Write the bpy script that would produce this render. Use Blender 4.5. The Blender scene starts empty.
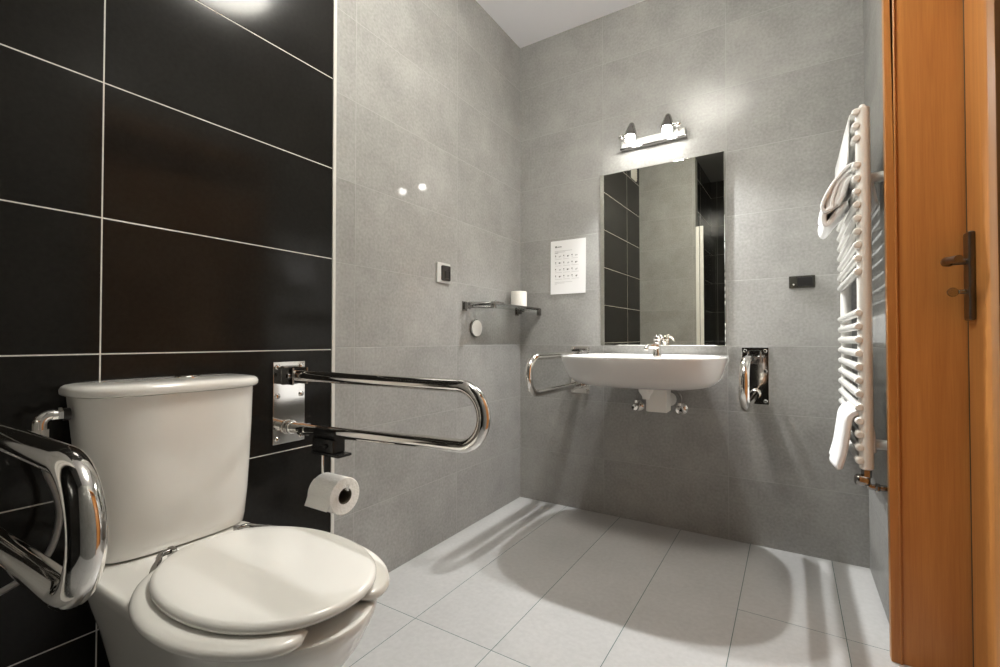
import bpy, bmesh, math, random
from mathutils import Vector, Matrix
random.seed(4)
S = bpy.context.scene
COL = S.collection
PI = math.pi

# ------------------------------------------------------------------ materials
def pmat(name, col=(.8, .8, .8), rough=.5, metal=0, coat=0, coat_r=.05, spec=.5, emit=None, es=0, trans=0, ior=1.5):
    m = bpy.data.materials.new(name); m.use_nodes = True
    b = m.node_tree.nodes['Principled BSDF']
    b.inputs['Base Color'].default_value = (*col, 1)
    b.inputs['Roughness'].default_value = rough
    b.inputs['Metallic'].default_value = metal
    b.inputs['Coat Weight'].default_value = coat
    b.inputs['Coat Roughness'].default_value = coat_r
    b.inputs['Specular IOR Level'].default_value = spec
    b.inputs['Transmission Weight'].default_value = trans
    b.inputs['IOR'].default_value = ior
    if emit:
        b.inputs['Emission Color'].default_value = (*emit, 1)
        b.inputs['Emission Strength'].default_value = es
    return m

class NT:
    def __init__(s, m): s.t = m.node_tree; s.b = s.t.nodes['Principled BSDF']
    def n(s, typ, **kw):
        x = s.t.nodes.new(typ)
        for k, v in kw.items(): setattr(x, k, v)
        return x
    def l(s, a, b): s.t.links.new(a, b)
    def math(s, op, a, b=None, c=None):
        x = s.n('ShaderNodeMath', operation=op)
        for i, v in enumerate((a, b, c)):
            if v is None: continue
            if isinstance(v, (int, float)): x.inputs[i].default_value = v
            else: s.l(v, x.inputs[i])
        return x.outputs[0]
    def mix(s, f, a, b):
        x = s.n('ShaderNodeMix', data_type='RGBA')
        for i, v in ((0, f), (6, a), (7, b)):
            if isinstance(v, (int, float)): x.inputs[i].default_value = v
            elif isinstance(v, tuple): x.inputs[i].default_value = (*v, 1)
            else: s.l(v, x.inputs[i])
        return x.outputs[2]

def tile_mat(name, ax, u0, wu, wv, v0, grout_w, ca, cb, grout, rough, coat, coat_r, spec=.5, av=2, tone=.018, fine=90., big=5., stag=None):
    """rectangular tiles in world position: axis ax across, av up"""
    m = pmat(name, ca, rough, 0, coat, coat_r, spec); T = NT(m)
    g = T.n('ShaderNodeNewGeometry'); sp = T.n('ShaderNodeSeparateXYZ'); T.l(g.outputs['Position'], sp.inputs[0])
    u = T.math('DIVIDE', T.math('SUBTRACT', sp.outputs[ax], u0), wu)
    v = T.math('DIVIDE', T.math('SUBTRACT', sp.outputs[av], v0), wv)
    if stag: v = T.math('ADD', v, T.math('MULTIPLY', T.math('GREATER_THAN', u, stag[0] + .5), stag[1]))
    def edge(x, w):
        f = T.math('FRACT', T.math('ADD', x, 50))
        return T.math('MULTIPLY', T.math('MINIMUM', f, T.math('SUBTRACT', 1, f)), w)
    d = T.math('MINIMUM', edge(u, wu), edge(v, wv))
    isg = T.math('LESS_THAN', d, grout_w / 2)
    idn = T.math('ADD', T.math('MULTIPLY', T.math('FLOOR', u), 17.3), T.math('MULTIPLY', T.math('FLOOR', v), 5.7))
    wn = T.n('ShaderNodeTexWhiteNoise', noise_dimensions='1D'); T.l(idn, wn.inputs['W'])
    n1 = T.n('ShaderNodeTexNoise', noise_dimensions='4D'); n1.inputs['Scale'].default_value = big; n1.inputs['Detail'].default_value = 8; n1.inputs['Roughness'].default_value = .65
    T.l(g.outputs['Position'], n1.inputs['Vector']); T.l(idn, n1.inputs['W'])
    n2 = T.n('ShaderNodeTexNoise'); n2.inputs['Scale'].default_value = fine; n2.inputs['Detail'].default_value = 4
    T.l(g.outputs['Position'], n2.inputs['Vector'])
    f = T.math('ADD', T.math('MULTIPLY', T.math('SUBTRACT', n1.outputs[0], .5), 1.5), T.math('MULTIPLY', T.math('SUBTRACT', n2.outputs[0], .5), 1.0))
    f = T.math('ADD', T.math('ADD', f, .5), T.math('MULTIPLY', T.math('SUBTRACT', wn.outputs[0], .5), tone * 6))
    cl = T.n('ShaderNodeClamp'); T.l(f, cl.inputs[0])
    c = T.mix(cl.outputs[0], ca, cb)
    c = T.mix(isg, c, grout)
    T.l(c, T.b.inputs['Base Color'])
    T.l(T.math('ADD', T.math('MULTIPLY', isg, .75 - rough), rough), T.b.inputs['Roughness'])
    if coat: T.l(T.math('MULTIPLY', T.math('SUBTRACT', 1, isg), coat), T.b.inputs['Coat Weight'])
    T.l(T.math('MULTIPLY', T.math('SUBTRACT', 1, isg), spec), T.b.inputs['Specular IOR Level'])
    bp = T.n('ShaderNodeBump'); bp.inputs['Strength'].default_value = .5; bp.inputs['Distance'].default_value = .0012
    mr = T.n('ShaderNodeMapRange'); mr.inputs[1].default_value = grout_w * .35; mr.inputs[2].default_value = grout_w * .8
    T.l(d, mr.inputs[0]); T.l(mr.outputs[0], bp.inputs['Height']); T.l(bp.outputs[0], T.b.inputs['Normal'])
    return m

ZG = -.0113
GA, GB, GG = (.225, .223, .212), (.405, .402, .385), (.40, .398, .382)
G_left = tile_mat('grey_tile_side', 1, 0, .602, .302, ZG, .0022, GA, GB, GG, .62, .22, .05, .28)
G_back = tile_mat('grey_tile_back', 0, .514, .602, .302, ZG, .0022, GA, GB, GG, .62, .22, .17, .28)
BA, BB, BG = (.0085, .0078, .007), (.017, .0157, .014), (.72, .70, .65)
K_left = tile_mat('black_tile_side', 1, -1.303, .627, .317, .254, .0029, BA, BB, BG, .12, .0, .03, .18)
K_back = tile_mat('black_tile_rear', 0, .60, .627, .317, .254, .0029, BA, BB, (.10, .095, .085), .16, .0, .03, .22)
FL = tile_mat('floor_tile', 0, -.004, .302, 1.2, .0, .0020, (.35, .348, .34), (.45, .448, .44), (.075, .125, .115), .33, 0, .1, .4, av=1, tone=.03, fine=60., big=3., stag=(3.5, .49))
CEIL = pmat('ceiling_paint', (.88, .885, .92), .9)

def wood(name, c1, c2):
    m = pmat(name, c1, .42, 0, .10, .15); T = NT(m)
    g = T.n('ShaderNodeNewGeometry'); mp = T.n('ShaderNodeMapping'); mp.inputs['Scale'].default_value = (22, 22, .9)
    T.l(g.outputs['Position'], mp.inputs[0])
    n = T.n('ShaderNodeTexNoise'); n.inputs['Scale'].default_value = 1.6; n.inputs['Detail'].default_value = 6; n.inputs['Distortion'].default_value = .8
    T.l(mp.outputs[0], n.inputs['Vector'])
    mp2 = T.n('ShaderNodeMapping'); mp2.inputs['Scale'].default_value = (300, 300, 9); T.l(g.outputs['Position'], mp2.inputs[0])
    n2 = T.n('ShaderNodeTexNoise'); n2.inputs['Scale'].default_value = 1; n2.inputs['Detail'].default_value = 2; T.l(mp2.outputs[0], n2.inputs['Vector'])
    f = T.math('ADD', T.math('MULTIPLY', n.outputs[0], .75), T.math('MULTIPLY', n2.outputs[0], .3))
    mr = T.n('ShaderNodeMapRange'); mr.inputs[1].default_value = .32; mr.inputs[2].default_value = .75; T.l(f, mr.inputs[0])
    T.l(T.mix(mr.outputs[0], c1, c2), T.b.inputs['Base Color'])
    return m
WOOD = wood('beech_veneer', (.40, .155, .037), (.57, .255, .066))
CHROME = pmat('chrome', (.78, .76, .73), .07, 1)
CHROME_D = pmat('dark_chrome', (.32, .31, .30), .14, 1)
STEEL = pmat('polished_steel_plate', (.74, .72, .69), .08, 1)
DARKP = pmat('black_metal', (.045, .044, .042), .22, .6)
def wavy(m, sc, st):
    T = NT(m); g = T.n('ShaderNodeNewGeometry'); n = T.n('ShaderNodeTexNoise'); n.inputs['Scale'].default_value = sc
    T.l(g.outputs['Position'], n.inputs['Vector']); b = T.n('ShaderNodeBump'); b.inputs['Strength'].default_value = st; b.inputs['Distance'].default_value = .01
    T.l(n.outputs[0], b.inputs['Height']); T.l(b.outputs[0], T.b.inputs['Normal'])
wavy(STEEL, 16, .006)
CERAMIC = pmat('white_ceramic', (.90, .885, .845), .12, 0, .5, .03)
SEATP = pmat('cream_seat_plastic', (.90, .885, .84), .22, 0, .2, .1)
SINKC = pmat('sink_ceramic', (.70, .69, .67), .10, 0, .5, .03)
WHITEP = pmat('white_plastic', (.80, .79, .75), .35)
ENAMEL = pmat('white_enamel', (.82, .81, .77), .22, 0, .4, .05)
TRIM = pmat('tile_trim_white', (.66, .65, .61), .4)
BLACKP = pmat('black_plastic', (.02, .02, .02), .3)
GREYP = pmat('silver_grey_plastic', (.55, .55, .53), .35)
OLIVE = pmat('dark_bronze_plastic', (.035, .034, .026), .35)
PAPER = pmat('paper', (.82, .82, .82), .8)
INK = pmat('print_ink', (.12, .12, .12), .8)
INKL = pmat('print_ink_pale', (.5, .5, .5), .8)
TISSUE = pmat('tissue_paper', (.84, .82, .77), .95); wavy(TISSUE, 120, .25)
CARD = pmat('cardboard', (.10, .08, .055), .9)
TERRY = pmat('white_terry', (.83, .83, .83), .95); wavy(TERRY, 260, .22)
MIRROR = pmat('mirror_silver', (.93, .93, .86), 0.0, 1)
MIRBEV = pmat('mirror_added_bevel', (.74, .74, .70), .02, 1)
GLASS = pmat('clear_glass', (.93, .97, .95), .02, 0, 0, .05, .5, None, 0, 1, 1.45)
HANDLE = pmat('dark_handle_metal', (.16, .145, .125), .28, 1)
BRASS = pmat('aged_brass', (.30, .26, .19), .25, 1)
HOSE = pmat('grey_braided_hose', (.26, .25, .24), .35, .6)
BULB = pmat('lit_bulb', (1, 1, 1), .5, emit=(1, .975, .93), es=1)
DOME = pmat('lit_opal_dome', (1, 1, 1), .5, emit=(1, .965, .86), es=1)
BULB_STRENGTH, DOME_STRENGTH = 36., 25.
BULB.node_tree.nodes['Principled BSDF'].inputs['Emission Strength'].default_value = BULB_STRENGTH
DOME.node_tree.nodes['Principled BSDF'].inputs['Emission Strength'].default_value = DOME_STRENGTH

# ------------------------------------------------------------------ mesh helpers
def box(bm, lo, hi, bev=0, seg=2):
    t = bmesh.new(); bmesh.ops.create_cube(t, size=1)
    lo, hi = Vector(lo), Vector(hi)
    for v in t.verts: v.co = Vector([(lo[i] + hi[i]) / 2 + v.co[i] * (hi[i] - lo[i]) for i in range(3)])
    if bev: bmesh.ops.bevel(t, geom=list(t.edges), offset=bev, segments=seg, affect='EDGES', profile=.5)
    merge(bm, t)
def merge(bm, t, M=None):
    me = bpy.data.meshes.new('tmp'); 
    if M is not None: t.transform(M)
    t.to_mesh(me); t.free(); bm.from_mesh(me); bpy.data.meshes.remove(me)
def rings(bm, rs, closed=False, cap=True):
    """rs: list of rings (lists of Vectors, equal counts) -> skin"""
    vs = [[bm.verts.new(p) for p in r] for r in rs]; n = len(rs[0])
    R = len(vs)
    for i in range(R if closed else R - 1):
        a, b = vs[i], vs[(i + 1) % R]
        for j in range(n): bm.faces.new((a[j], a[(j + 1) % n], b[(j + 1) % n], b[j]))
    if cap and not closed:
        bm.faces.new(vs[0][::-1]); bm.faces.new(vs[-1])
    return vs
def frames(path, closed=False, up=None):
    P = [Vector(p) for p in path]; n = len(P); T = []
    for i in range(n):
        a = P[(i - 1) % n] if (closed or i > 0) else P[i]; b = P[(i + 1) % n] if (closed or i < n - 1) else P[i]
        T.append((b - a).normalized())
    ref = Vector(up) if up else (Vector((0, 0, 1)) if abs(T[0].z) < .9 else Vector((1, 0, 0)))
    N = (ref - T[0] * ref.dot(T[0])).normalized(); out = []
    for i in range(n):
        N = (N - T[i] * N.dot(T[i])).normalized()
        out.append((P[i], T[i], N, T[i].cross(N)))
    return out
def tube(bm, path, r, seg=14, closed=False, cap=True):
    rs = []
    for k, (p, t, n, b) in enumerate(frames(path, closed)):
        rr = r[k] if isinstance(r, (list, tuple)) else r
        rs.append([p + (n * math.cos(a) + b * math.sin(a)) * rr for a in [2 * PI * j / seg for j in range(seg)]])
    rings(bm, rs, closed, cap)
def rtube(bm, a, b, r, seg=14, rnd=.3):
    """straight rod with rounded ends"""
    a, b = Vector(a), Vector(b); d = (b - a); L = d.length; d = d / L
    e = min(r * rnd * 2, L * .45); P, R = [], []
    for s, k in ((0, .55), (.15, .78), (.5, .95), (1, 1)): P.append(a + d * e * s); R.append(r * k)
    for s, k in ((1, 1), (.5, .95), (.15, .78), (0, .55)): P.append(b - d * e * s); R.append(r * k)
    tube(bm, P, R, seg)
def lathe(bm, prof, M=Matrix(), seg=28):
    """prof: list of (r,z); closes ends at r~0"""
    rs = [[M @ Vector((max(r, 1e-5) * math.cos(2 * PI * j / seg), max(r, 1e-5) * math.sin(2 * PI * j / seg), z)) for j in range(seg)] for r, z in prof]
    rings(bm, rs, False, True)
def supell(cx, cy, a, b, z, n=2., N=64):
    out = []
    for k in range(N):
        t = 2 * PI * k / N; c, s = math.cos(t), math.sin(t)
        out.append(Vector((cx + a * math.copysign(abs(c) ** (2 / n), c), cy + b * math.copysign(abs(s) ** (2 / n), s), z)))
    return out
def arc(c, r, a0, a1, n, ex, ey):
    c, ex, ey = Vector(c), Vector(ex), Vector(ey)
    return [c + ex * r * math.cos(a0 + (a1 - a0) * i / n) + ey * r * math.sin(a0 + (a1 - a0) * i / n) for i in range(n + 1)]
def spline(pts, n=8):
    P = [Vector(p) for p in pts]; P = [P[0] * 2 - P[1]] + P + [P[-1] * 2 - P[-2]]; out = []
    for i in range(1, len(P) - 2):
        for k in range(n):
            t = k / n; a, b, c, d = P[i - 1:i + 3]
            out.append(.5 * (2 * b + (c - a) * t + (2 * a - 5 * b + 4 * c - d) * t * t + (3 * b - a - 3 * c + d) * t ** 3))
    out.append(P[-2]); return out
def strip(bm, path, th, y0, y1, ny=3, wob=0, rnd=0):
    """cloth: 2-D path (x,z) of half thickness th, extruded in y, optionally with rounded cut ends"""
    P = [Vector((x, 0, z)) for x, z in path]; fr = frames(P, up=(0, 1, 0))
    def ring(k):
        L = [p + b * th * k for p, t, n, b in fr]; R_ = [p - b * th * k for p, t, n, b in fr]
        return L + [P[-1] + fr[-1][1] * th * .8 * k] + R_[::-1] + [P[0] - fr[0][1] * th * .8 * k]
    ys = [(y0 + (y1 - y0) * k / ny, 1) for k in range(ny + 1)]
    if rnd: ys = [(y0 - rnd, .25), (y0 - rnd * .85, .6), (y0 - rnd * .5, .88)] + ys + [(y1 + rnd * .5, .88), (y1 + rnd * .85, .6), (y1 + rnd, .25)]
    rings(bm, [[Vector((q.x + wob * math.sin(y * 37 + q.z * 9) * .004, y, q.z + wob * .003 * math.sin(y * 23))) for q in ring(k)] for y, k in ys])

# ------------------------------------------------------------------ scene helpers
def link(o): COL.objects.link(o); return o
def finish(bm, ang=38):
    bmesh.ops.remove_doubles(bm, verts=bm.verts, dist=1e-6)
    bmesh.ops.recalc_face_normals(bm, faces=bm.faces)
    for f in bm.faces: f.smooth = True
    for e in bm.edges:
        if len(e.link_faces) == 2 and e.calc_face_angle(0) > math.radians(ang): e.smooth = False
def root_of(o):
    while o.parent is not None: o = o.parent
    return o
def obj(name, bm, mat, parent=None, ang=38, origin=None):
    finish(bm, ang); me = bpy.data.meshes.new(name)
    org = root_of(parent).location if parent is not None else (Vector(origin) if origin else None)
    if org is not None: bm.transform(Matrix.Translation(-Vector(org)))
    bm.to_mesh(me); bm.free()
    for m in (mat if isinstance(mat, (list, tuple)) else [mat]): me.materials.append(m)
    o = link(bpy.data.objects.new(name, me))
    wn = o.modifiers.new('weighted_normal', 'WEIGHTED_NORMAL'); wn.keep_sharp = True; wn.weight = 100
    if parent is not None: o.parent = parent
    elif origin: o.location = origin
    return o
def thing(name, label, cat, loc, group=None):
    o = link(bpy.data.objects.new(name, None)); o.location = loc; o.empty_display_size = .05
    o['label'] = label; o['category'] = cat
    if group: o['group'] = group
    return o
def tag(o, label, cat, group=None):
    o['label'] = label; o['category'] = cat
    if group: o['group'] = group
    return o
def struct(name, bm, mat, label, cat, parent=None):
    o = obj(name, bm, mat, parent)
    if parent is None: o['kind'] = 'structure'; o['label'] = label; o['category'] = cat
    return o
NB = bmesh.new

# ------------------------------------------------------------------ room shell
W, H, YR, YA = 1.632, 2.6646, -2.31, -3.17
XA = .54
YJ, YH, DZ = -.64, -1.46, 2.05           # doorway: far jamb, hinge jamb, head
bm = NB(); box(bm, (-.12, YA - .1, -.1), (W + .30, .12, 0)); struct('floor', bm, FL, 'pale grey rectangular floor tiles of the bathroom', 'floor')
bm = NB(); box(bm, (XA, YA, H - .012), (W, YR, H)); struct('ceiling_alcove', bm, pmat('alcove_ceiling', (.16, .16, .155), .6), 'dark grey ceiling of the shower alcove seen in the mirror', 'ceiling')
bm = NB(); box(bm, (-.12, YA - .1, H), (W + .30, .12, H + .1)); struct('ceiling', bm, CEIL, 'plain white painted bathroom ceiling', 'ceiling')
bm = NB(); box(bm, (-.12, -1.303, 0), (0, .12, H)); struct('wall_left', bm, G_left, 'grey tiled left wall beyond the white trim strip', 'wall')
bm = NB(); box(bm, (-.12, YA - .1, 0), (0, -1.303, H)); struct('wall_left_rear', bm, K_left, 'glossy black tiled wall behind the toilet with white grout', 'wall')
bm = NB(); box(bm, (0, 0, 0), (W + .30, .12, H)); struct('wall_back', bm, G_back, 'grey tiled wall carrying the washbasin and mirror', 'wall')
bm = NB()
box(bm, (W, YJ + .02, 0), (W + .142, 0, H)); box(bm, (W, YA - .1, 0), (W + .142, YH - .02, H)); box(bm, (W, YH - .02, DZ + .02), (W + .142, YJ + .02, H))
struct('wall_right', bm, G_left, 'grey tiled wall behind the towel radiator, with the doorway', 'wall')
bm = NB(); box(bm, (0, YR - .1, 0), (XA, YR, H)); struct('wall_rear', bm, G_back, 'grey tiled wall segment seen in the mirror', 'wall')
bm = NB(); box(bm, (0, YA - .1, 0), (XA - .0, YR - .1, H)); struct('wall_alcove_side', bm, K_left, 'dark tiled side of the rear shower alcove', 'wall')
bm = NB(); box(bm, (XA, YA - .1, 0), (W, YA, H)); struct('wall_alcove_rear', bm, K_back, 'dark tiled rear of the shower alcove seen in the mirror', 'wall')
bm = NB(); box(bm, (.0, -1.304, 0), (.0035, -1.2915, H), .001); struct('trim_1', bm, TRIM, 'white vertical trim strip between black and grey tiles', 'trim')

# door frame: lining + casing round the opening
bm = NB()
for y0, y1 in ((YJ, YJ + .02), (YH - .02, YH)): box(bm, (W - .004, y0, 0), (W + .19, y1, DZ), .0015)
box(bm, (W - .004, YH, DZ), (W + .142, YJ, DZ + .02), .0015)
fr = struct('trim_2', bm, WOOD, 'orange brown wooden frame lining the doorway', 'door frame')
bm = NB()
box(bm, (W - .026, YJ - .003, 0), (W - .0015, YJ + .026, DZ + .06), .0018, 2)
box(bm, (W - .029, YH - .026, 0), (W - .0015, YH + .003, DZ + .06), .0018, 2)
box(bm, (W - .029, YH + .003, DZ - .003), (W - .0015, YJ - .003, DZ + .06), .0018, 2)
obj('casing', bm, WOOD, fr)
bm = NB(); tube(bm, [(W - .0035, YJ - .0025, 0), (W - .0035, YJ - .0025, DZ)], .003, 8); obj('bead', bm, WOOD, fr)

# door leaf with handle
XD = W + .145
dr = thing('door_1', 'orange brown wooden door leaf with long metal handle plate', 'door', (XD, YH, 0)); dr['kind'] = 'structure'
bm = NB(); box(bm, (XD, YH + .004, .006), (XD + .04, YJ - .004, DZ - .004), .002); obj('leaf', bm, WOOD, dr)
bm = NB(); box(bm, (XD - .001, YJ - .0055, .0), (XD + .02, YJ - .0002, DZ - .002), .001); obj('gap_shade', bm, BLACKP, dr)  # black strip standing in for the shade in the door gap
ph = thing_p = NB(); yp = YJ - .048
box(ph, (XD - .014, yp - .024, .972), (XD, yp + .024, 1.205), .005, 3); pl = obj('handle_plate', ph, HANDLE, dr)
bm = NB(); rtube(bm, (XD - .004, yp, 1.128), (XD - .052, yp, 1.128), .0085)
tube(bm, spline([(XD - .046, yp + .002, 1.128), (XD - .056, yp - .012, 1.1285), (XD - .058, yp - .05, 1.127), (XD - .054, yp - .115, 1.122)], 6), [.0115] * 6 + [.0105] * 6 + [.009] * 7, 14)
obj('lever', bm, HANDLE, pl)
bm = NB(); rtube(bm, (XD - .006, yp, 1.048), (XD - .030, yp, 1.048), .006)
lathe(bm, [(0, -.003), (.011, -.003), (.0125, 0), (.011, .003), (0, .003)], Matrix.Translation((XD - .040, yp, 1.048)) @ Matrix.Rotation(PI / 2, 4, 'X'), 20)
obj('thumb_turn', bm, BRASS, pl)

# ------------------------------------------------------------------ toilet
TX, TY = .482, -1.816
to = thing('toilet', 'cream white close-coupled toilet against the black tiles', 'toilet', (.36, TY, 0))
def bowl_ring(z, back, wb, cx, a, b, N=72):
    """plan outline: squared back from x=back, half ellipse in front"""
    pts = []
    for k in range(N):
        t = 2 * PI * k / N - PI; c, s = math.cos(t), math.sin(t)
        if c >= 0: p = (cx + a * abs(c) ** (2 / 2.15), TY + b * math.copysign(abs(s) ** (2 / 2.15), s))
        else:
            p = (cx - (cx - back) * abs(c) ** (2 / 7), TY + (b if True else wb) * math.copysign(abs(s) ** (2 / 7), s))
            f = (cx - p[0]) / (cx - back); p = (p[0], TY + (p[1] - TY) * (1 + (wb / b - 1) * f))
        pts.append(Vector((p[0], p[1], z)))
    return pts
bm = NB()
prof = [(.0, .10, .13, .34, .20, .125), (.015, .09, .135, .345, .21, .13), (.05, .09, .132, .345, .20, .125), (.14, .085, .13, .36, .185, .118), (.22, .075, .135, .39, .20, .126), (.30, .05, .15, .42, .228, .138),
        (.36, .03, .166, .445, .252, .152), (.405, .018, .174, .455, .266, .164), (.422, .018, .176, .458, .270, .168), (.430, .022, .173, .458, .267, .164), (.432, .03, .167, .458, .260, .157)]
rings(bm, [bowl_ring(*p) for p in prof]); obj('bowl', bm, CERAMIC, to, 50)
# cistern: flat back, bowed front
def tank_ring(z, d, hw, cy, grow=0, N=60, x0=.012):
    pts = []
    for k in range(N):
        t = 2 * PI * k / N; c, s = math.cos(t), math.sin(t)
        y = math.copysign(abs(s) ** (2 / 3.2), s); x = abs(c) ** (2 / (2.6 if c > 0 else 9)) * (1 if c > 0 else -1)
        xm = x0 + .06
        px = xm + (x * (d - xm + x0) if c > 0 else x * .06)
        pts.append(Vector((px + grow * (x if c > 0 else x * .15), cy + y * (hw + grow), z)))
    return pts
bm = NB()
tp = [(.4325, .108, .146), (.438, .120, .153), (.46, .128, .156), (.53, .140, .163), (.61, .150, .169), (.71, .158, .176), (.799, .164, .1810)]
rings(bm, [tank_ring(z, d, hw, -1.8165 + (.799 - z) * .042, 0) for z, d, hw in tp]); obj('cistern', bm, CERAMIC, to, 50)
bm = NB()
rings(bm, [tank_ring(z, .164, .1810, -1.8165, g) for z, g in ((.800, .002), (.801, .008), (.806, .0115), (.814, .012), (.820, .009), (.824, .003), (.8265, -.012), (.828, -.05), (.8285, -.10))])
lid = obj('cistern_lid', bm, CERAMIC, to, 60)
bm = NB(); lathe(bm, [(0, .8275), (.027, .8275), (.027, .831), (.024, .8325), (.021, .8315), (.0205, .8335), (0, .834)], Matrix.Translation((.095, -1.79, 0))); bt = obj('flush_button', bm, CHROME, to); bt['label'] = 'chrome round flush button'
# seat: flattened ring, open at the front
def seat_path(n=84):
    g = .335; out = []
    for k in range(n + 1):
        t = g + (2 * PI - 2 * g) * k / n; c, s = math.cos(t), math.sin(t); q = 2 / 2.1
        out.append((Vector((TX + .222 * math.copysign(abs(c) ** q, c), TY + .159 * math.copysign(abs(s) ** q, s), .446)), k / n))
    return out
bm = NB(); sp = seat_path(); fr_ = frames([p for p, _ in sp]); rs = []
for (p, t, n, b), (_, f) in zip(fr_, sp):
    e = min(f, 1 - f) * 84
    k = math.sqrt(max(0, 1 - (1 - min(e / 5, 1)) ** 2)) * .98 + .02
    lat = Vector((p.x - TX, p.y - TY, 0)); lat = (lat - t * lat.dot(t)).normalized()
    ring = []
    for j in range(20):
        a = 2 * PI * j / 20; c, s = math.cos(a), math.sin(a)
        ring.append(p + lat * .040 * k * math.copysign(abs(c) ** .75, c) + Vector((0, 0, 1)) * .0135 * (k ** .5) * math.copysign(abs(s) ** .8, s))
    rs.append(ring)
rings(bm, rs); obj('seat', bm, SEATP, to, 60)
bm = NB(); rs = []
for z, k in ((.4605, -.012), (.461, -.004), (.465, .0), (.471, .0005), (.4765, -.003), (.4795, -.010), (.481, -.03), (.483, -.09), (.484, -.15)):
    rs.append(supell(TX, TY, .239 + k, .1685 + k, z, 2.12, 96))
rings(bm, rs); obj('seat_lid', bm, SEATP, to, 60)
for y, s in ((-1.862, -1), (-1.722, 1)):
    bm = NB()
    box(bm, (.188, y - .006, .429), (.212, y + .006, .464), .003)
    tube(bm, spline([(.200, y - .006 * s, .457), (.200, y + .014 * s, .457), (.206, y + .026 * s, .456), (.226, y + .036 * s, .455), (.244, y + .05 * s, .452), (.262, y + .06 * s, .450)], 5), .0058, 10)
    obj('hinge', bm, CHROME_D, to)
    bm = NB(); box(bm, (.182, y - .007 - .040 * s, .430), (.208, y + .005 - .040 * s, .449), .003); obj('buffer', bm, CHROME_D, to)
# water inlet with braided hose
wi = thing('water_inlet', 'chrome elbow and braided hose feeding the toilet cistern', 'water pipe', (.08, -2.05, .45))
bm = NB(); xi = .075
tube(bm, [(xi, -2.001, .766), (xi, -2.013, .766)], .013, 16); g = obj('gasket', bm, BLACKP, wi)
bm = NB(); tube(bm, [(xi, -2.011, .766), (xi, -2.028, .766)] + arc((xi, -2.028, .750), .018, PI / 2, PI, 6, (0, 1, 0), (0, 0, 1)) + [(xi, -2.046, .728)], .0115, 14)
tube(bm, [(xi, -2.046, .740), (xi, -2.046, .722)], .0145, 6); tube(bm, [(xi, -2.013, .766), (xi, -2.020, .766)], .0145, 6); obj('elbow', bm, CHROME, wi)
bm = NB(); tube(bm, spline([(xi, -2.046, .728), (xi, -2.036, .66), (xi, -2.017, .59), (xi, -2.015, .545), (xi + .005, -2.033, .485), (xi, -2.075, .447), (xi - .01, -2.14, .428), (xi - .03, -2.22, .43), (.012, -2.28, .45)], 8), .0062, 10); obj('hose', bm, HOSE, wi)
bm = NB(); lathe(bm, [(.010, .03), (.012, .018), (.012, .014), (.026, .006), (.027, 0), (0, 0)], Matrix.Translation((0, -2.28, .45)) @ Matrix.Rotation(PI / 2, 4, 'Y')); obj('wall_rose', bm, CHROME, wi)

# ------------------------------------------------------------------ grab rails (local: +x out of the wall, z up)
def grab_rail(label, M, zc, tip, group, holder=False, dz=(.0855, -.0795), rise=.0):
    t = thing('grab_rail', label, 'grab rail', M @ Vector((0, 0, zc)), group)
    zt, zb = zc + dz[0], zc + dz[1]; r = (zt - zb - rise) / 2; zm = (zt + zb + rise) / 2; R = .0165
    bm = NB(); box(bm, (0.0005, -.054, zc - .128), (.0055, .054, zc + .128), .0015)
    for sy in (-1, 1):
        for sz in (-.112, .022, .112):
            lathe(bm, [(.0085, 0), (.0085, .002), (.006, .0045), (0, .005)], Matrix.Translation((.0055, sy * .040, zc + sz)) @ Matrix.Rotation(PI / 2, 4, 'Y'), 12)
    bm.transform(M); obj('wall_plate', bm, STEEL, t)
    bm = NB()
    for sy in (-1, 1): box(bm, (.005, sy * .024 - .004, zt - .028), (.062, sy * .024 + .004, zt + .026), .003)
    box(bm, (.005, -.026, zt - .030), (.012, .026, zt + .030), .002)
    rtube(bm, (.046, -.036, zt), (.046, .036, zt), .009)
    bm.transform(M); obj('hinge_bracket', bm, CHROME_D, t)
    bm = NB(); c = tip - R - r
    path = [Vector((.036, 0, zt)), Vector((.2, 0, zt)), Vector((c - .1, 0, zt))] + arc((c, 0, zm), r, PI / 2, -PI / 2, 18, (1, 0, 0), (0, 0, 1)) + [Vector((c - .1, 0, zb + rise * .9)), Vector((.2, 0, zb + rise * .2)), Vector((.012, 0, zb))]
    tube(bm, path, R, 22); bm.transform(M); obj('tube', bm, CHROME, t, 60)
    bm = NB(); tube(bm, [(.066, 0, zb), (.100, 0, zb + rise * .07)], R + .0025, 22); bm.transform(M); obj('collar', bm, STEEL, t)
    bm = NB(); rtube(bm, (.0056, 0, zb), (.030, 0, zb), R + .006, 20); bm.transform(M); obj('socket_ring', bm, STEEL, t)
    if holder:
        bm = NB()
        box(bm, (.150, -.022, zb - .052), (.246, .022, zb - .012), .004); tube(bm, [(.155, 0, zb), (.25, 0, zb)], R + .004, 20)
        box(bm, (.150, -.024, zb - .060), (.272, .024, zb - .052), .002)
        rtube(bm, (.215, -.030, zb - .032), (.215, .030, zb - .032), .006)
        bm.transform(M); h = obj('paper_holder', bm, DARKP, t)
        bm = NB(); tube(bm, [Vector((.172, 0, zb - .055)), Vector((.172, 0, .520))] + arc((.182, 0, .501), .010, PI, 1.5 * PI, 5, (1, 0, 0), (0, 0, 1)) + [Vector((.27, 0, .491)), Vector((.284, 0, .4935)), Vector((.286, 0, .508))], .0042, 10)
        bm.transform(M); obj('hook', bm, CHROME, h)
    return t
def on_left(y): return Matrix.Translation((0, y, 0))
def on_back(x): return Matrix.Translation((x, 0, 0)) @ Matrix.Rotation(-PI / 2, 4, 'Z')
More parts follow.
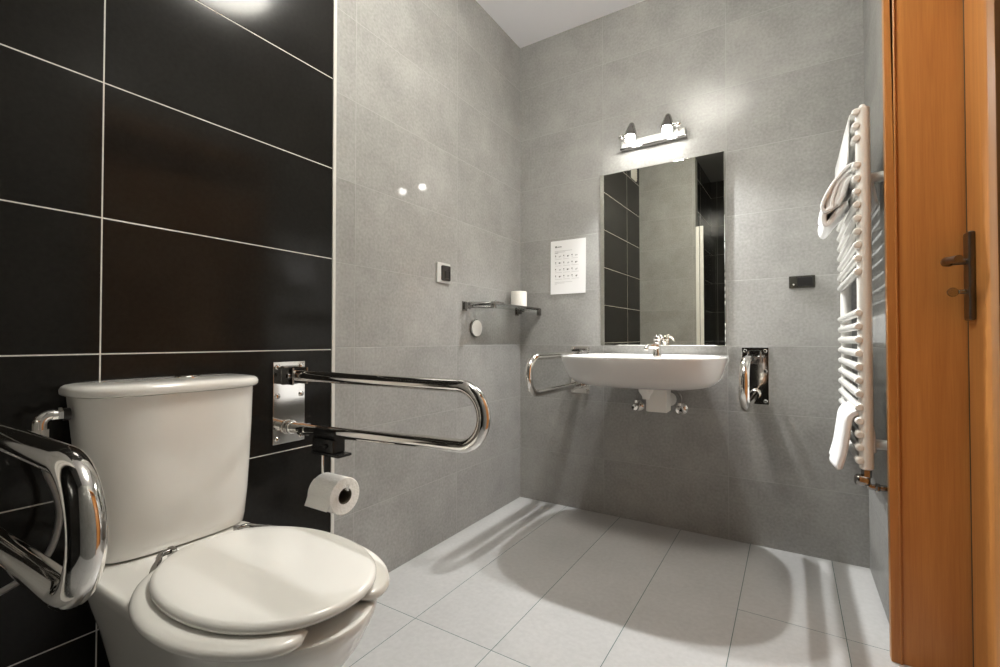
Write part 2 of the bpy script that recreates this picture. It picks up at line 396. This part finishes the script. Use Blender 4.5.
grab_rail('chrome grab rail with toilet paper hook, between toilet and grey wall', on_left(-1.463), .7245, .772, 'chrome grab rails beside the toilet', True, rise=.021)
grab_rail('chrome grab rail without paper holder, on the cistern pipe side', on_left(-2.164), .7015, .766, 'chrome grab rails beside the toilet', rise=.021)
grab_rail('chrome grab rail on the corner side of the washbasin', on_back(.382), .76, .600, 'chrome grab rails beside the washbasin')
grab_rail('chrome grab rail between washbasin and towel radiator, on dark plate', on_back(1.229), .76, .600, 'chrome grab rails beside the washbasin')

# toilet roll on the hook
def roll(name, label, M, hgt, ro, group, tail=False, core=.023):
    t = thing(name, label, 'toilet paper', M.translation, group)
    bm = NB(); h = hgt / 2; seg = 40
    pr = [(core, -h), (ro - .002, -h), (ro, -h + .002), (ro, h - .002), (ro - .002, h), (core, h)]
    rs = [[M @ Vector((r * math.cos(2 * PI * j / seg), r * math.sin(2 * PI * j / seg), z)) for j in range(seg)] for r, z in pr]
    rings(bm, rs, closed=True)
    if tail:
        pts = [Vector((ro * math.cos(a) + .0006, ro * math.sin(a), 0)) for a in [2.2 + .12 * k for k in range(9)]]
        d = Vector((-.35, -.94, 0)); 
        for k in range(3): pts.append(pts[-1] + d * .009)
        for side in (1,):
            vs = [[bm.verts.new(M @ Vector((p.x * 1.015, p.y * 1.015, z))) for z in (-h, h)] + [bm.verts.new(M @ Vector((p.x * 1.005, p.y * 1.005, z))) for z in (h, -h)] for p in pts]
            for a, b in zip(vs, vs[1:]):
                for j in range(4): bm.faces.new((a[j], a[(j + 1) % 4], b[(j + 1) % 4], b[j]))
            bm.faces.new(vs[-1])
    obj('paper', bm, TISSUE, t)
    bm = NB(); rs = [[M @ Vector((r * math.cos(2 * PI * j / 24), r * math.sin(2 * PI * j / 24), z)) for j in range(24)] for r, z in ((core - .0015, -h + .001), (core - .0002, -h + .001), (core - .0002, h - .001), (core - .0015, h - .001))]
    rings(bm, rs, closed=True); obj('cardboard_core', bm, CARD, t)
    return t
MX = Matrix(((0, 0, 1, .225), (1, 0, 0, -1.463), (0, 1, 0, .474), (0, 0, 0, 1)))
roll('toilet_roll', 'white toilet roll hanging on the hook under the grab rail', MX, .098, .052, None, True)

# ------------------------------------------------------------------ washbasin
SX, SY = .794, -.267
sk = thing('washbasin', 'white oval wall-hung washbasin under the mirror', 'sink', (SX, 0, .83))
def sring(z, a, b, cy=SY, n=3.1, N=80, keep=True):
    return [Vector((p.x, min(p.y, -.0015), p.z)) for p in supell(SX, cy, a, b, z, n, N)]
bm = NB(); A, B = .343, .272
out = [(.716, .19, .15, -.20), (.712, .225, .18, -.205), (.716, .262, .205, -.215), (.730, .300, .232, -.236), (.757, .326, .252, -.252), (.797, .340, .264, -.262), (.830, .348, .270, -.2655), (.8435, .351, .272, SY), (.8490, .350, .271, SY), (.852, .346, .267, SY)]
inn = [(.852, .328, .228, -.293, 2.9), (.850, .320, .221, -.295, 2.9), (.833, .306, .209, -.297, 2.8), (.793, .278, .19, -.30, 2.6), (.750, .20, .145, -.30, 2.3), (.7345, .10, .08, -.285, 2), (.732, .03, .03, -.28, 2)]
rs = [sring(z, a, b, cy) for z, a, b, cy in out] + [[Vector((p.x, p.y, p.z)) for p in supell(SX, cy, a, b, z, n, 80)] for z, a, b, cy, n in inn]
rings(bm, rs); obj('basin', bm, SINKC, sk, 60)
bm = NB(); lathe(bm, [(0, .7330), (.022, .7330), (.024, .7350), (.021, .7360), (.018, .7345), (0, .7345)], Matrix.Translation((SX, -.28, 0))); d = obj('drain', bm, CHROME, sk); d['label'] = 'chrome drain ring'
bm = NB(); lathe(bm, [(0, .655), (.015, .655), (.017, .668), (.026, .680), (.032, .690), (.032, .708), (.028, .712), (0, .712)], Matrix.Translation((.806, -.255, 0))); obj('waste_fitting', bm, WHITEP, sk)

# siphon box
tr = thing('siphon_cover', 'pale plastic box-shaped drain trap below washbasin', 'drain trap', (.853, -.15, .585))
bm = NB(); box(bm, (.790, -.200, .590), (.886, -.118, .711), .006, 3); obj('box_body', bm, WHITEP, tr)
bm = NB(); tube(bm, [(.853, -.120, .63), (.853, -.002, .63)], .02, 18); lathe(bm, [(.034, 0), (.034, .004), (.022, .012), (0, .012)], Matrix.Translation((.853, 0, .63)) @ Matrix.Rotation(PI / 2, 4, 'X'), 20); obj('outlet_pipe', bm, WHITEP, tr)
def stop_valve(x, label):
    t = thing('stop_valve', label, 'valve', (x, 0, .59), 'chrome stop valves below the washbasin')
    bm = NB(); MR = Matrix.Translation((x, 0, .588)) @ Matrix.Rotation(PI / 2, 4, 'X')
    lathe(bm, [(.028, 0.0005), (.028, .003), (.020, .010), (.011, .012), (.011, .052), (0, .052)], MR, 22)
    rtube(bm, (x, -.04, .578), (x, -.04, .612), .010); tube(bm, [(x, -.04, .606), (x, -.04, .620)], .0125, 6); obj('valve_body', bm, CHROME, t)
    bm = NB(); lathe(bm, [(.008, .050), (.017, .054), (.019, .060), (.019, .070), (.015, .075), (0, .076)], MR, 10); obj('knob', bm, CHROME, t)
    bm = NB(); tube(bm, spline([(x, -.04, .618), (x + .002, -.042, .65), (x + (SX - x) * .25, -.05, .69), (x + (SX - x) * .35, -.055, .706)], 6), .0055, 10); obj('hose', bm, HOSE, t)
stop_valve(.702, 'small chrome stop valve beside the white waste fitting under basin')
stop_valve(.912, 'small chrome stop valve under basin, nearer the radiator')

# faucet
FX, FY = .816, -.088
fc = thing('faucet', 'chrome single-lever mixer tap on the washbasin', 'faucet', (FX, FY, 0.8510))
bm = NB(); lathe(bm, [(0, 0.8510), (.027, 0.8510), (.027, 0.8560), (.024, 0.8630), (.021, 0.8920), (.020, 0.9220), (.022, 0.9290), (.022, 0.9450), (0, 0.9450)], Matrix.Translation((FX, FY, 0))); obj('body', bm, CHROME, fc)
bm = NB(); sp_ = spline([(FX, FY - .005, 0.9070), (FX - .012, FY - .055, 0.9100), (FX - .026, FY - .105, 0.9100), (FX - .031, FY - .122, 0.9010), (FX - .032, FY - .126, 0.8890)], 6); tube(bm, sp_, [.017] * 6 + [.0145] * 8 + [.0125] * (len(sp_) - 14), 16); obj('spout', bm, CHROME, fc)
bm = NB(); lathe(bm, [(.022, 0.9455), (.024, 0.9510), (.023, 0.9640), (.017, 0.9740), (.006, 0.9780), (0, 0.9782)], Matrix.Translation((FX, FY, 0)))
lv = spline([(FX, FY, 0.9650), (FX + .020, FY - .02, 0.9720), (FX + .038, FY - .036, 0.9590), (FX + .046, FY - .043, 0.9390)], 6); tube(bm, lv, [.011] * 7 + [.0085] * 7 + [.006] * 5, 12); obj('handle', bm, CHROME, fc)

for c_ in fc.children: c_.data.transform(Matrix.Scale(.80, 4))
fc.location.z = .845

# ------------------------------------------------------------------ mirror
mr = thing('wall_mirror', 'tall rectangular frameless mirror above the washbasin', 'mirror', (.81, 0, .895))
bm = NB(); x0, x1, z0, z1, b = .500, 1.110, .894, 1.803, .022
box(bm, (x0 + b, -.0052, z0 + .003), (x1 - .003, -.001, z1 - .003)); obj('mirror_glass', bm, MIRROR, mr)
bm = NB()
O = [(x0, z0), (x1, z0), (x1, z1), (x0, z1)]; I = [(x0 + b, z0 + .003), (x1 - .003, z0 + .003), (x1 - .003, z1 - .003), (x0 + b, z1 - .003)]
rings(bm, [[Vector((x, -.0005, z)) for x, z in O], [Vector((x, -.0035, z)) for x, z in O], [Vector((x, -.0052, z)) for x, z in I]], cap=False); obj('added_bevel', bm, MIRBEV, mr)  # wide left bevel is added so this edge reflects the grey wall
mr.location = (.500, -.0015, .894)
for c_ in mr.children: c_.data.transform(Matrix.Translation((.81 - .500, .0015, .001)))
mr.rotation_euler = (.004, 0, -.013)

# ------------------------------------------------------------------ vanity light
vl = thing('vanity_light', 'chrome bar lamp with two lit spots above the mirror', 'wall lamp', (.78, 0, 1.935))
bm = NB(); box(bm, (.622, -.028, 1.915), (.940, -.001, 1.953), .006, 3); obj('base_bar', bm, GREYP, vl)
bm = NB(); box(bm, (.618, -.032, 1.905), (.944, -.001, 1.9145), .003, 2); obj('lower_rail', bm, CHROME_D, vl)
LP = ((.690, -1), (.868, 1))
for lx, s in LP:
    ly, lz = -.088, 1.940
    bm = NB(); M = Matrix.Translation((lx, ly, lz)) @ Matrix.Rotation(-.30, 4, 'X')
    lathe(bm, [(.0, .078), (.008, .078), (.013, .072), (.018, .056), (.0225, .040), (.0285, .018), (.0305, -.008), (.0290, -.008), (.0265, .014), (.0205, .038), (.010, .054), (0, .056)], M, 28); cup = obj('spot_cup', bm, CHROME_D, vl)
    bm = NB(); rtube(bm, (lx + s * .022, ly + .002, lz + .012), (lx + s * .046, ly + .006, lz + .010), .008); rtube(bm, (lx + s * .040, ly + .006, lz + .010), (lx + s * .062, ly + .010, lz + .008), .0125)
    tube(bm, spline([(lx + s * .044, ly + .006, lz + .008), (lx + s * .044, -.05, lz - .002), (lx + s * .040, -.026, lz - .004)], 5), .006, 10); obj('swivel_arm', bm, CHROME, cup)
    ld = bpy.data.lights.new('halogen_spot', 'SPOT'); ld.energy = 34 if s < 0 else 38; ld.color = (1, 1, 1); ld.shadow_soft_size = .016; ld.spot_size = math.radians(104); ld.spot_blend = 1.0
    lo = link(bpy.data.objects.new('halogen_spot', ld)); lo.location = (lx, ly - .018, lz - .047); lo.rotation_euler = (-.25, -.02 if s < 0 else -.28, 0)
    bm = NB(); lathe(bm, [(0, .026), (.010, .024), (.018, .014), (.0225, -.004), (.0225, -.018), (.018, -.029), (.009, -.035), (0, -.0365)], M, 24); obj('bulb', bm, BULB, cup)

# ceiling lamp (the room's general light)
cl = thing('ceiling_lamp', 'round opal ceiling lamp before the washbasin', 'ceiling lamp', (.88, -1.24, H))
bm = NB(); lathe(bm, [(.12, 0), (.12, -.018), (.115, -.022), (0, -.022)], Matrix.Translation((.88, -1.24, H)), 40); obj('base', bm, ENAMEL, cl)
bm = NB(); lathe(bm, [(.105, -.0225), (.160, -.040), (.195, -.062), (.195, -.082), (.160, -.106), (.10, -.120), (.05, -.125), (0, -.126)], Matrix.Translation((.88, -1.24, H)), 40); obj('diffuser', bm, DOME, cl)

# ------------------------------------------------------------------ paper notice
pn = thing('paper_notice', 'white printed instruction sheet taped on wall beside mirror', 'notice', (.31, 0, 1.33))
PX0, PX1, PZ0, PZ1 = .203, .416, 1.180, 1.482
def psurf(u, v, e=0):
    y = -.0015 - .004 * (abs(u - .5) * 2) ** 3 * (1 - v) - .003 * max(0, .25 - v) * 4 * abs(math.sin(u * 5)) - e
    return Vector((PX0 + (PX1 - PX0) * u, y, PZ0 + (PZ1 - PZ0) * v))
bm = NB(); nu, nv = 10, 14
g = [[bm.verts.new(psurf(i / nu, j / nv)) for i in range(nu + 1)] for j in range(nv + 1)]
for j in range(nv):
    for i in range(nu): bm.faces.new((g[j][i], g[j][i + 1], g[j + 1][i + 1], g[j + 1][i]))
bmesh.ops.solidify(bm, geom=list(bm.faces), thickness=.0004); obj('sheet', bm, PAPER, pn)
dark, pale = NB(), NB()
def mark(bm, u, v, du, dv):
    vs = [bm.verts.new(psurf(a, b_, .0009)) for a, b_ in ((u, v), (u + du, v), (u + du, v + dv), (u, v + dv))]; bm.faces.new(vs)
mark(dark, .13, .868, .05, .032); mark(dark, .19, .874, .13, .014)
for k in range(2): mark(pale, .12, .80 - .022 * k, .30 + .2 * (1 - k), .008)
mark(dark, .12, .765, .10, .007)
rr = random.Random(3)
for r in range(4):
    for c in range(3):
        u, v = .13 + .235 * c, .685 - .125 * r
        mark(dark, u, v + .02, .028, .022); mark(pale, u + .01, v - .006, .02, .014)
        mark(dark if (r + c) % 2 else pale, u + .10 + rr.random() * .02, v - .006 + rr.random() * .014, .035, .026); mark(pale, u + .14, v + .01, .03, .022)
        mark(pale, u, v - .035, .17 + .04 * rr.random(), .006)
for k in range(3): mark(pale, .12, .22 - .02 * k, .5 - .22 * k, .006)
obj('pictogram_print', dark, INK, pn); obj('printed_text', pale, INKL, pn)

# ------------------------------------------------------------------ sockets
sk1 = thing('power_socket', 'dark bronze horizontal socket on wall between mirror and radiator', 'socket', (1.41, 0, 1.172))
bm = NB(); box(bm, (1.362, -.010, 1.146), (1.458, -.0005, 1.199), .003, 3); obj('face_plate', bm, OLIVE, sk1)
bm = NB(); box(bm, (1.369, -.0125, 1.153), (1.390, -.009, 1.192), .002); obj('switch_module', bm, OLIVE, sk1)
bm = NB(); box(bm, (1.394, -.0125, 1.153), (1.450, -.009, 1.192), .002); 
so = obj('outlet_module', bm, BLACKP, sk1)
bm = NB(); lathe(bm, [(0, 0), (.0035, 0), (.003, .0018), (0, .002)], Matrix.Translation((1.3795, -.0126, 1.161)) @ Matrix.Rotation(PI / 2, 4, 'X'), 10); i_ = obj('indicator', bm, WHITEP, sk1)
sk2 = thing('wall_switch', 'square silver switch with black insert on grey wall', 'switch', (0, -.705, 1.228))
bm = NB(); box(bm, (.0005, -.756, 1.183), (.010, -.664, 1.275), .003, 3); obj('frame', bm, GREYP, sk2)
bm = NB(); box(bm, (.009, -.730, 1.194), (.0135, -.670, 1.263), .006, 3); ins = obj('insert', bm, BLACKP, sk2); ins['label'] = 'black square insert'
bm = NB(); box(bm, (.013, -.709, 1.205), (.0155, -.677, 1.240), .003); obj('rocker', bm, BLACKP, sk2)

# ------------------------------------------------------------------ glass shelf with spare roll
sh = thing('glass_shelf', 'clear glass shelf on chrome brackets in the corner', 'shelf', (.07, -.28, 1.09))
bm = NB(); box(bm, (.004, -.50, 1.0925), (.132, -.012, 1.0995), .002); obj('glass_plate', bm, GLASS, sh)
for y in (-.545, -.045):
    bm = NB(); box(bm, (.0005, y - .018, 1.064), (.006, y + .018, 1.112), .002); 
    box(bm, (.004, y - .010, 1.072), (.030, y + .014, 1.106), .003)
    box(bm, (.02, y - .008, 1.083), (.05, y + .008, 1.0915), .002)
    obj('bracket', bm, CHROME_D, sh)
bm = NB(); rtube(bm, (.026, -.545, 1.104), (.128, -.475, 1.104), .0055); rtube(bm, (.026, -.545, 1.083), (.128, -.475, 1.083), .0055)
box(bm, (.118, -.489, 1.078), (.138, -.466, 1.110), .003); rtube(bm, (.132, -.47, 1.110), (.135, -.40, 1.106), .006)
obj('end_bracket', bm, CHROME_D, sh)
bm = NB(); rtube(bm, (.135, -.47, 1.1015), (.135, -.012, 1.1015), .0048); box(bm, (.126, -.03, 1.062), (.142, -.001, 1.104), .003); obj('front_rail', bm, CHROME_D, sh)
MZ = Matrix.Translation((.062, -.122, 1.0998 + .047)); roll('toilet_roll', 'spare white toilet roll standing upright on the glass shelf', MZ, .094, .045, None)
dk = thing('wall_disc', 'round white disc with dark rim on wall beneath shelf', 'wall disc', (0, -.458, .981))
MD = Matrix.Translation((0, -.458, .981)) @ Matrix.Rotation(PI / 2, 4, 'Y')
bm = NB(); lathe(bm, [(0, .0005), (.044, .0005), (.045, .003), (.045, .012), (.042, .014), (0, .014)], MD, 32); obj('backing', bm, CHROME_D, dk)
bm = NB(); lathe(bm, [(0, .0135), (.0415, .0135), (.0415, .0165), (.037, .0185), (0, .019)], MD, 32); obj('disc_face', bm, WHITEP, dk)

# ------------------------------------------------------------------ towel radiator
RXP, RY0, RY1, RZ0, RZ1 = 1.561, -.580, -.030, .527, 1.637
rd = thing('towel_radiator', 'tall white ladder towel radiator beside the doorway', 'towel radiator', (W, -.24, RZ0))
for y in (RY0, RY1):
    bm = NB(); seg = 20; rs = []
    for z, k in ((RZ0, .8), (RZ0 + .004, 1), (RZ1 - .004, 1), (RZ1, .75)):
        rs.append([Vector((RXP + .019 * k * math.cos(2 * PI * j / seg), y + .019 * k * math.sin(2 * PI * j / seg), z)) for j in range(seg)])
    rings(bm, rs); obj('post', bm, ENAMEL, rd)
    bm = NB(); lathe(bm, [(.009, RZ1), (.009, RZ1 + .004), (.007, RZ1 + .009), (0, RZ1 + .010)], Matrix.Translation((RXP, y, 0)), 14); obj('end_plug', bm, ENAMEL, rd)
def zbar(px): return .9193 + (340.5 - px) / 324.5
bars = [112.4, 126, 139] + [165.5 + 13.33 * k for k in range(9)] + [313 + 13.4 * k for k in range(8)] + [420.3, 433.5, 446.3, 459.2]
for px in bars:
    z = zbar(px); bm = NB()
    xb = RXP - .0170
    rtube(bm, (xb, RY0 - .020, z), (xb, RY1 + .004, z), .0125, 14, .45)
    for y in (RY0, RY1): tube(bm, [(xb, y, z), (RXP - .006, y, z)], .009, 10)
    obj('bar', bm, ENAMEL, rd)
for z in (1.425, .60):
    for y in ((RY0 + .03, RY1 - .05)):
        bm = NB(); rtube(bm, (RXP + .005, y, z), (W - .0005, y, z), .016); rtube(bm, (RXP, y - .03 if y < -.2 else y + .05, z), (RXP, y + .012, z), .0125); lathe(bm, [(.02, .0005), (.02, .006), (.014, .01), (0, .01)], Matrix.Translation((W, y, z)) @ Matrix.Rotation(-PI / 2, 4, 'Y'), 18); obj('wall_bracket', bm, ENAMEL, rd)
bm = NB(); tube(bm, [(RXP, RY0, RZ0 + .001), (RXP, RY0, .502)], .0135, 6); tube(bm, [Vector((RXP, RY0, .506)), Vector((RXP, RY0, .493))] + arc((RXP + .012, RY0, .487), .012, PI, 1.5 * PI, 5, (1, 0, 0), (0, 0, 1)) + [Vector((W - .0005, RY0, .475))], .0095, 14)
rtube(bm, (RXP - .030, RY0 - .004, .494), (RXP + .008, RY0, .492), .0175, 16); rtube(bm, (RXP + .018, RY0, .475), (RXP + .034, RY0, .475), .0125, 6)
lathe(bm, [(.024, .0005), (.024, .004), (.012, .012), (0, .012)], Matrix.Translation((W, RY0, .475)) @ Matrix.Rotation(-PI / 2, 4, 'Y'), 20)
obj('valve', bm, CHROME_D, rd)

# towels
bx = RXP - .0155
t1 = thing('towel', 'thick folded white towel hanging over the radiator bars', 'towel', (bx - 0.0440, -.38, 1.3360), 'white towels on the radiator')
Y0, Y1 = -.545, -.34
bm = NB()
for k in range(4):
    o_ = k * .0165
    x_t, z_t = bx + 0.0176 - o_ * .55, 1.4656 + .006 * k
    p = spline([(x_t - .004, z_t - .02 + .004 * k), (bx - 0.0158 - o_ * .7, 1.4280), (bx - 0.0299 - o_ * .75, 1.3840), (bx - 0.0405 - o_ * .55, 1.3584 - o_ * .35)], 6)
    strip(bm, [(q.x, q.y) for q in [Vector((a[0], a[1])) for a in p]], .0066, Y0 + .004 * (k % 2), Y1, 3, 1, .006)
obj('folds', bm, TERRY, t1, 50)
bm = NB()
p = spline([(bx + 0.0546, 1.3440), (bx + 0.0405, 1.4240), (bx + 0.0176, 1.4704), (bx - 0.0141, 1.4736), (bx - 0.0546, 1.4240), (bx - 0.0827, 1.3640), (bx - 0.0774, 1.3400), (bx - 0.0598, 1.3456)], 7)
strip(bm, [(q[0], q[1]) for q in p], .0055, Y0 - .004, Y1 + .004, 3, 1, .006)
p = spline([(bx - 0.0352, 1.3616), (bx - 0.0581, 1.3480), (bx - 0.0792, 1.3296), (bx - 0.0722, 1.2950), (bx - 0.0458, 1.3296), (bx - 0.0194, 1.3600)], 7)
strip(bm, [(q[0], q[1]) for q in p], .008, Y0 + .01, Y1 - .01, 3, 1, .006)
obj('outer_wrap', bm, TERRY, t1, 50)
t2 = NB(); zt = zbar(112.4)
p = spline([(bx + .016, zt - .03), (bx + .0155, zt - .002), (bx + .010, zt + .0125), (bx, zt + .0155), (bx - .010, zt + .0125), (bx - .0158, zt - .002), (bx - .017, zt - .05), (bx - .018, zt - .10), (bx - .020, zt - .135)], 5)
strip(t2, [(q[0], q[1]) for q in p], .002, -.555, -.06, 4, .15); tag(obj('towel', t2, TERRY, None, 50, (bx, -.3, zt)), 'thin white towel draped over the topmost radiator bars', 'towel', 'white towels on the radiator')
t3 = NB(); zt = zbar(420.3)
p = spline([(bx + .028, zt - .09), (bx + .027, zt - .03), (bx + .017, zt + .014), (bx - .004, zt + .0255), (bx - .024, zt + .008), (bx - .034, zt - .045), (bx - .044, zt - .10), (bx - .058, zt - .150)], 6)
strip(t3, [(q[0], q[1]) for q in p], .0130, -.565, -.40, 4, 1, .022); tag(obj('towel', t3, TERRY, None, 60, (bx, -.45, zt)), 'rolled white towel hanging low on the radiator', 'towel', 'white towels on the radiator')

# ------------------------------------------------------------------ things seen in the mirror
vt = thing('wall_vent', 'white ventilation grille high on black wall, seen in mirror', 'vent', (0, -2.125, 2.55))
bm = NB(); box(bm, (.0005, -2.20, 2.485), (.012, -2.05, 2.635), .003); obj('vent_frame', bm, WHITEP, vt)
bm = NB()
for k in range(7): box(bm, (.011, -2.188, 2.497 + .018 * k), (.020, -2.062, 2.506 + .018 * k), .002)
obj('slats', bm, WHITEP, vt)
ss = thing('shower_screen', 'white framed glass shower screen, reflected in the mirror', 'shower screen', (XA + .03, YR, 0))
bm = NB(); box(bm, (XA + .002, YR - .005, .0), (XA + .034, YR + .012, 1.985), .003); box(bm, (XA + .038, YR - .005, .0), (XA + .070, YR + .012, 1.985), .003); obj('profile', bm, WHITEP, ss)
bm = NB(); box(bm, (XA + .045, YA + .02, .02), (XA + .051, YR - .006, 1.97)); obj('glass_panel', bm, GLASS, ss)

# ------------------------------------------------------------------ camera + view
cd = bpy.data.cameras.new('camera'); cam = link(bpy.data.objects.new('camera', cd))
cd.sensor_width = 36; cd.lens = 36 * .458; cd.shift_x = -.01176; cd.clip_start = .01
cam.location = (1.36676, -2.34086, .91934); cam.rotation_euler = (PI / 2 + .01528, 0, .547023)
S.camera = cam
w = bpy.data.worlds.new('world'); S.world = w; w.use_nodes = True
w.node_tree.nodes['Background'].inputs[0].default_value = (.8, .85, .9, 1); w.node_tree.nodes['Background'].inputs[1].default_value = .3
S.view_settings.view_transform = 'Standard'; S.view_settings.look = 'None'; S.view_settings.gamma = 1; S.view_settings.use_curve_mapping = False
S.view_settings.exposure = 1.27
try:
    S.cycles.use_denoising = True; S.cycles.max_bounces = 10; S.cycles.sample_clamp_indirect = 6
except Exception: pass
